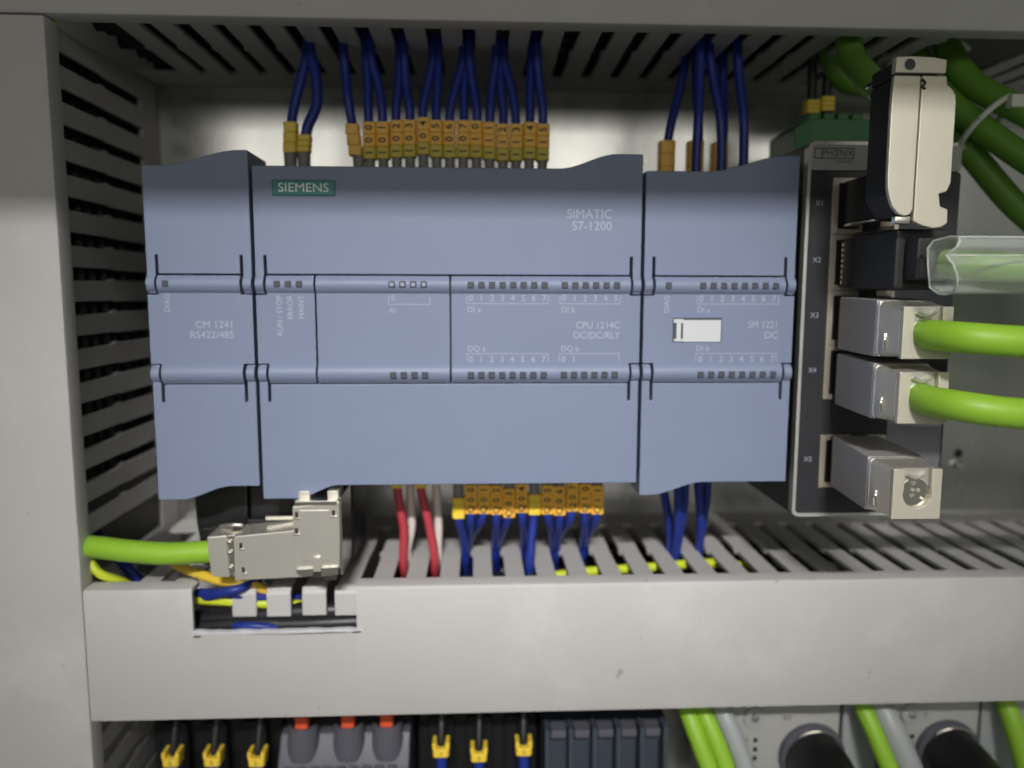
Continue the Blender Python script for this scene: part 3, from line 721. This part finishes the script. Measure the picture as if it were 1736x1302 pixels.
# below the signal module
for i, (x, xe, y, l) in enumerate(((125.2, 130.4, -52, 'leftmost blue wire under the signal module'), (129.6, 131.4, -56, 'second blue wire from the left under the signal module'),
                                   (132.8, 132.4, -54, 'middle blue wire of the five under the signal module'), (137.4, 140.9, -52, 'second blue wire from the right under the signal module'),
                                   (141.8, 141.8, -49, 'rightmost blue wire under the signal module'))):
    t = wire(l, [(x, y, 8), (x, y, 0), (x*0.7+xe*0.3, y, -10), (x*0.25+xe*0.75, y+3, -19), (xe, y+6, -27), (xe-0.2, y+8, -33), (xe-0.4, y+14, -41)], 'wire_blue', 1.5, None, None, 'blue wires under the signal module')
    if i == 0: MB().prism(rrect(x-2.3, x+2.3, y-2.3, y+2.3, .6, 3), 'z', -2.6, 3).build('marker_ring', 'marker_orange', t, bevel=0.2, bseg=1)

# wires lying in the lower duct --------------------------------------
def lay(label, pts, m, r, name='wire'):
    return tag(MB().tube(pts, r, 12, 8).build(name, m, origin=pts[0]), label, 'wire', None)
lay('yellow-green wire lying in the lower duct, seen through its slots', [(62, -63, -38), (78, -60, -35.0), (95, -57, -33.0), (120, -54, -32.6), (146, -50, -32.8), (168, -46, -38)], 'wire_lime', 1.6)
lay('darker green-yellow wire in the lower duct nearest its lid', [(88, -66, -39), (100, -66.5, -34.6), (118, -65.5, -34.2), (138, -64, -34.6), (160, -60, -40)], 'wire_lime', 1.4)
lay('thick black cable in the lid notch of the lower duct, upper', [(-40, -66, -44), (-16, -70, -41.2), (0, -71.5, -39.2), (14, -71.5, -38.6), (34, -69, -39.0)], 'wire_black', 3.2, 'black_cable')
lay('thick black cable in the lid notch of the lower duct, lower', [(-40, -69, -46), (-14, -72, -42.4), (4, -73, -42.2), (20, -73, -41.8), (40, -71, -42)], 'wire_black', 2.8, 'black_cable')
lay('blue wire low in the lid notch among black cables', [(-40, -64, -48), (-20, -68, -45), (-10, -75.4, -41.3), (0, -75.0, -42.3), (8, -70, -46)], 'wire_blue', 1.2)
lay('yellow wire crossing the lid notch just below the lower metal plug', [(-34, -62, -26.5), (-25, -70, -26.2), (-16, -74, -27.4), (-9, -74, -28.2), (0, -70, -34)], 'wire_yellow', 1.6)
lay('lime yellow wire in the lid notch under the blue pair', [(-36, -66, -36), (-22, -72, -34.3), (-14, -74, -34.0), (-4, -73.2, -35.2), (12, -70, -37.4), (30, -70, -38.5)], 'wire_lime', 1.5)
lay('upper blue wire of the pair crossing the lid notch', [(-34, -60, -42), (-24, -70, -35), (-15, -76, -30.4), (-9, -75.5, -29.0), (-4, -66, -27.5)], 'wire_blue', 1.5)
lay('lower blue wire of the pair crossing the lid notch', [(-36, -60, -38), (-25, -70, -33), (-15, -74, -31.6), (-6, -73.4, -33), (6, -68, -36)], 'wire_blue', 1.5)
lay('lime wire in the corner where the left and lower ducts meet', [(-66, -60, -8), (-60, -68, -17), (-54.5, -71, -25), (-48, -68, -30), (-40, -60, -40)], 'wire_lime', 1.4)
lay('blue wire in the corner where the left and lower ducts meet', [(-70, -46, -16), (-58, -54, -24), (-50, -58, -30), (-42, -54, -40)], 'wire_blue', 1.7)
lay('lime yellow wire bit in the top left corner of the ducts', [(-74, -60, 130), (-62, -69, 135.5), (-53, -71, 139), (-44, -66, 147)], 'wire_lime', 1.5)

def bundle(label, ends, off, n):  # black tubes added inside the ducts so the slots read dark
    mb = MB()
    for k in range(n):
        a = [Vector(e)+Vector(off(k))+Vector((0, random.uniform(-1.2, 1.2), random.uniform(-1.2, 1.2))) for e in ends]
        mb.tube(a, random.uniform(2.4, 3.2), 8, 4)
    return tag(mb.build('slot_dark_fill', 'wire_black', origin=ends[0]), label, 'cables', kind='stuff')
bundle('black tubes added in the upper duct to darken its slots', [(-54, -7, 143.6), (60, -7, 143.4), (200, -7, 143.6)], lambda k: (0, -7.4*k, (k % 2)*0.8), 9)
bundle('black tubes added in the upright left duct to darken its slots', [(-63.4, -7, 136), (-63.4, -7, 60), (-63.4, -7, -6)], lambda k: (-(k % 2)*0.8, -7.4*k, 0), 9)
bundle('black tubes added in the lower duct to darken its slots', [(30, -7, -44), (120, -7, -43), (318, -7, -43)], lambda k: (0, -7.4*k, (k % 2)*1.5), 8)

# ------------------------------------------------------------------ plug and cable at lower left
t = thing('serial_connector', 'black serial connector hood under the narrow left module', 'connector', (-16, -50, -24))
MB().prism([(-26.5, 6), (-26.0, -12), (-24.2, -23), (-9.6, -23), (-9.3, 6)], 'y', -66, -40).build('hood', 'black_plastic', t, bevel=1.4)
MB().prism(rrect(-24, -11, -24.5, -12, 2), 'y', -69.0, -65.5).build('hood_step', 'black_plastic', t, bevel=1.0)
MB().cyl((-18.5, -69.8, -13.4), (-18.5, -66.2, -13.4), 2.0, 2.3, 20).build('thumb_screw', 'black_rubber', t, bevel=0.3)
t = thing('port_block', 'black socket block under the left end of the controller', 'socket', (8, -50, -22))
MB().box(-8.9, 23.4, -66, -40, -24.0, 6).build('block', 'black_plastic', t, bevel=0.8)
MB().box(-8.4, 7.4, -71.5, -66, -18.5, -9.0).build('ledge', 'black_plastic', t, bevel=0.5)

t = thing('network_plug', 'L-shaped nickel plug under the controller, green cable from the left', 'network plug', (3, -78, -24))
cb = MB(); cb.prism([(-16.6, -10.4), (-16.2, -17), (-15.6, -22.6), (-10.2, -23.0), (-10.6, -9.9)], 'y', -83.6, -71.5); cb.build('cable_clamp', 'nickel', t, bevel=0.7)
MB().box(-11.2, -8.0, -82.6, -72, -22.6, -10.2).build('neck', 'nickel_bright', t, bevel=0.5)
body = [(-8.6, -10.2), (-8.8, -23.8), (10.5, -23.0), (15.8, -22.6), (20.0, -21.4), (20.0, -8.2), (9.0, -8.6)]
MB().prism(body, 'y', -84.0, -72).build('body', 'nickel', t, bevel=0.5)
hd = MB().prism([(8.8, -1.2), (8.9, -20.6), (22.2, -20.2), (22.6, 0.2)], 'y', -85.0, -70).build('head', 'nickel', t, bevel=0.5)
MB().box(10.8, 19.6, -85.35, -84.5, -17.6, -2.2).build('head_panel', 'nickel', hd, bevel=0.35)
MB().prism([(22.3, 1.6), (22.3, -21.9), (23.1, -21.9), (23.1, 1.4)], 'y', -85.2, -69).build('side_strap', 'nickel_bright', hd, bevel=0.2)
MB().box(9.6, 21.8, -85.2, -70.5, -0.9, 0.5).build('top_rim', 'nickel_bright', hd, bevel=0.3)
for x in (10.0, 18.4): MB().box(x, x+3.4, -82, -74, 0.4, 2.6).build('spring_finger', 'nickel_matt', hd, bevel=0.4)
MB().prism([(9.6, -19.6), (21.8, -19.0), (21.8, -21.8), (16.5, -22.4), (9.6, -21.4)], 'y', -85.8, -84).build('lower_rim', 'nickel_bright', hd, bevel=0.5)
MB().box(14.4, 17.0, -86.2, -84.6, -22.6, -15.8).build('latch_tab', 'nickel', hd, bevel=0.8)
MB().box(14.6, 16.8, -86.4, -85.7, -22.3, -20.4).build('latch_slot', 'black_ink', hd, bevel=0.1)
MB().box(18.2, 21.4, -86.0, -84.8, -23.2, -21.9).build('lower_slot', 'black_ink', hd, bevel=0.1)
for x, z in ((-7.0, -12.2), (-6.6, -19.6), (9.6, -2.8), (20.2, -2.4), (9.4, -7.6)):
    o = MB().box(x, x+0.95, -84.08 if x < 5 else -85.1, -83, z-1.6, z).build('crimp_slot', 'black_ink', t, bevel=0.1)
    MB().box(x-0.3, x+1.5, -84.5 if x < 5 else -85.5, -83.4, z-2.1, z-1.6).build('crimp_lip', 'nickel_bright', o, bevel=0.2)
for z in (-11.6, -14.8, -19.4): MB().box(-11.0, -9.4, -83.6, -82, z-1.4, z).build('clamp_bead', 'nickel_bright', t, bevel=0.55)
MB().tube([(-14.5, -76, -9.4), (-12, -77, -8.9), (-8, -77, -9.0)], 0.8, 8).build('clamp_wire', 'nickel_bright', t)
MB().box(-2, 9, -74, -72.6, -8.6, -7.2).build('back_edge', 'nickel_bright', t, bevel=0.2)
cable('green cable leaving the left duct for the lower metal plug', [(-76, -56, -18.5), (-65, -65, -17.6), (-57, -71, -16.9), (-50, -74.6, -16.4), (-42, -77, -16.6), (-31, -78, -17.2), (-22, -78, -17.0), (-14, -77.8, -16.6)], 3.35)

# ------------------------------------------------------------------ panel screw
t = thing('panel_screw', 'small bright screw in the metal panel right of the switch', 'screw', (262.2, 0, -10.3))
MB().cyl((262.2, -3.0, -10.3), (262.2, 0.3, -10.3), 1.6, 2.2, 16).build('screw_head', 'nickel_bright', t, bevel=0.3)
MB().cyl((262.4, -0.15, -5.2), (262.4, 0.3, -5.2), 1.9, 1.9, 16).build('drilled_hole', 'black_plastic', t)

# ------------------------------------------------------------------ row of devices below
for a, b, l in ((-52, -6.5, 'black box added as a dark backdrop behind the three clips at bottom left'), (41, 84, 'black box added as a dark backdrop behind the three clips at bottom middle')):
    t = thing('dark_backdrop', l, 'dark_backdrop', ((a+b)/2, -20, -150))  # invented black boxes that darken the ground behind the clips
    MB().box(a, b, -44, -3, -150, -74.5).build('housing', 'black_plastic', t, bevel=1.0)
    for k in range(3): MB().prism(rrect(a+4+13.6*k, a+13+13.6*k, -118, -90, 1.5), 'y', -46.5, -43.5).build('backdrop_block', 'black_plastic', t, bevel=0.5)
def low_wire(x, z, label, group, two):
    t = thing('wire', label, 'wire', (x, -60, z), group)
    MB().tube([(x+0.3, -50, z+24), (x+0.2, -56, z+12), (x, -60, z+3), (x, -61, z-1)], 1.3, 10).build('upper_insulation', 'wire_black', t)
    MB().tube([(x, -61, z-2.6), (x+0.2, -61.5, z-10), (x+0.6, -60, z-26), (x+1.2, -58, -172)], 1.9, 12).build('lower_insulation', 'wire_blue', t)
    mb = MB(); mb.prism(rrect(x-2.7, x+2.7, -64.0, -58.2, 1.0, 3), 'z', z-2.6, z+0.2)
    for s in (-1, 1): mb.prism(rrect(x+s*2.2-0.65, x+s*2.2+0.65, -63.8, -58.6, .3, 2), 'z', z, z+2.3)
    mb.build('marker_clip', 'marker_yellow', t, bevel=0.25, bseg=1)
    text(two, x, -64.06, z-1.2, 1.5, t, 'black_ink', 'CENTER')
for x, z, l, s in ((-38.6, -92.2, 'black wire with yellow clip marked 5, far left of the bottom row', '5'), (-25.2, -92.4, 'black wire with yellow clip, second of the three at bottom left', '5'), (-10.8, -92.9, 'black wire with yellow clip, next to the grey breaker at bottom left', '5')):
    low_wire(x, z, l, 'wires with clips at bottom left', s)
for x, z, l, s in ((50.2, -91.2, 'black wire with yellow clip just right of the grey breaker', '1'), (62.9, -93.2, 'black wire with yellow clip hanging lowest, bottom middle', '5'), (78.0, -91.4, 'black wire with yellow clip beside the slotted terminal block', '5')):
    low_wire(x, z, l, 'wires with clips at bottom middle', s)
t = thing('motor_breaker', 'dark grey breaker with three orange-red terminals at the bottom edge', 'breaker', (17, -40, -130))
MB().prism([(-60.5, -140), (-66, -99.5), (-62, -97.2), (-56, -88.5), (-10, -86), (-10, -140)], 'x', -4.5, 39.5).build('housing', 'breaker_grey', t, bevel=0.8)
for x in (3.4, 18.8, 31.8):
    mb = MB(); c = (x, -88.5)
    v = []; n = 14
    for rr, zz in ((5.6, -96), (5.0, -84.5), (3.9, -84.5), (3.9, -92)):
        v += [(x+rr*math.cos(math.pi*k/n), -57-rr*0.9*math.sin(math.pi*k/n), zz) for k in range(n+1)]
    f = [(a*(n+1)+k, a*(n+1)+k+1, (a+1)*(n+1)+k+1, (a+1)*(n+1)+k) for a in range(3) for k in range(n)]
    mb.add(v, f); mb.build('terminal_cup', 'breaker_grey', t)
    MB().prism(rrect(x-2.2, x+2.2, -60, -55, .8, 3), 'z', -89, -80.5).build('terminal_insert', 'orange_red', t, bevel=0.4)
mb = MB()
for k in range(9): mb.box(-2+4.3*k, 1+4.3*k, -64.6, -63.4, -97.6, -95.8)
mb.build('rib', 'breaker_grey', t, bevel=0.4)
MB().box(-4.8, 39.8, -68.5, -60, -140, -100.5).build('front_step', 'breaker_grey', t, bevel=1.0)

t = thing('terminal_block', 'dark blue-grey terminal block with five slots at the bottom edge', 'terminal block', (107, -40, -130))
MB().box(85.0, 129.0, -55, -10, -140, -88.0).build('housing', 'block_blue', t, bevel=0.8)
for k in range(6):
    x = 86.0+8.1*k
    MB().prism([(-66, -140), (-62, -86.0), (-54, -86.0), (-54, -140)], 'x', x-0.8, x+0.8).build('rib', 'block_blue', t, bevel=0.3)
for k in range(5):
    x = 90.0+8.1*k
    MB().box(x-2.7, x+2.7, -60.5, -54, -90.2, -87.4).build('clamp_lug', 'breaker_grey', t, bevel=0.5)

def drive(x0, x1, xk, label):
    t = thing('drive_unit', label, 'drive', ((x0+x1)/2, -40, -140))
    MB().box(x0, x1, -56, -10, -150, -80.5).build('front', 'drive_white', t, bevel=1.0)
    MB().cyl((xk, -58.6, -101), (xk, -55.5, -101), 11.5, 12.0, 40).build('socket_ring', 'breaker_grey', t, bevel=0.8)
    MB().tube([(xk+10.6*math.cos(a), -59.4, -101+10.6*math.sin(a)) for a in lin(2.2, 1.2, 8)]+[(xk+10.6*math.cos(a), -59.4, -101+10.6*math.sin(a)) for a in lin(1.1, 0.9, 2)], 0.5, 8).build('ring_edge', 'nickel_bright', t)
    MB().cyl((xk+0.6, -76, -103), (xk, -58.4, -101), 9.6, 10.4, 36).build('round_plug', 'black_plastic', t, bevel=0.9)
    MB().cyl((x0+8.5, -57.0, -86.5), (x0+8.5, -55.8, -86.5), 3.9, 4.1, 24).build('screw', 'tube_grey', t, bevel=0.3)
    MB().cyl((x0+8.5, -57.6, -86.5), (x0+8.5, -56.9, -86.5), 1.3, 1.6, 16).build('screw_head', 'nickel_bright', t, bevel=0.2)
    text('X2', xk-9.2, -56.05, -87.2, 1.7, t, 'black_ink', 'CENTER')
    text('P3', x0+5.6, -56.05, -95.0, 1.6, t, 'black_ink', 'CENTER')
    for k in range(3): MB().box(x0+8.6, x0+9.9, -56.3, -55.8, -95.8-3.4*k, -94.4-3.4*k).build('contact_window', 'black_plastic', t)
drive(150.6, 190.0, 180.0, 'white drive with round black plug, left one of two at bottom right')
drive(207.0, 240.4, 229.0, 'white drive with round black plug, right one of two at bottom right')
MB_sep = ((192.0, 205.0), (242.6, 262))
for (a, b), l in zip(MB_sep, ('grey divider block between the two white drives', 'grey divider block at the bottom right corner')):
    o = MB().box(a, b, -54, -10, -150, -80).build('divider_block', 'tube_grey', origin=((a+b)/2, -30, -150), bevel=0.8); tag(o, l, 'divider')
for l, p, r, m in (('left green cable at the bottom, beside the slotted terminal block', [(131, -40, -66), (134, -56, -80), (138, -64, -92), (145, -70, -112), (150, -72, -130), (156, -72, -172)], 3.0, 'cable_green'),
                   ('right green cable at the bottom, next to the grey hose', [(137, -40, -66), (139.5, -56, -80), (144, -64, -92), (151, -70, -112), (156, -72, -130), (162, -72, -172)], 3.0, 'cable_green'),
                   ('grey hose at the bottom, left of the first white drive', [(143, -40, -66), (146, -57, -80), (150.5, -64, -92), (157, -70, -112), (162, -72, -130), (168, -72, -172)], 3.3, 'tube_grey'),
                   ('green cable at the bottom between the two white drives', [(194, -40, -66), (195.5, -58, -80), (199, -66, -92), (206, -72, -112), (210, -74, -130), (216, -74, -172)], 3.0, 'cable_green'),
                   ('grey hose at the bottom between the two white drives', [(200, -40, -66), (202, -58, -80), (206, -66, -92), (213, -72, -112), (217, -74, -130), (223, -74, -172)], 4.2, 'tube_grey'),
                   ('dark green cable in the bottom right corner', [(250, -40, -66), (248, -56, -80), (250, -62, -92), (254, -66, -112), (256, -68, -130), (262, -68, -172)], 3.4, 'cable_green')):
    cable(l, p, r, m, 'hose' if 'hose' in l else 'network_cable', 'hose' if 'hose' in l else 'cable')
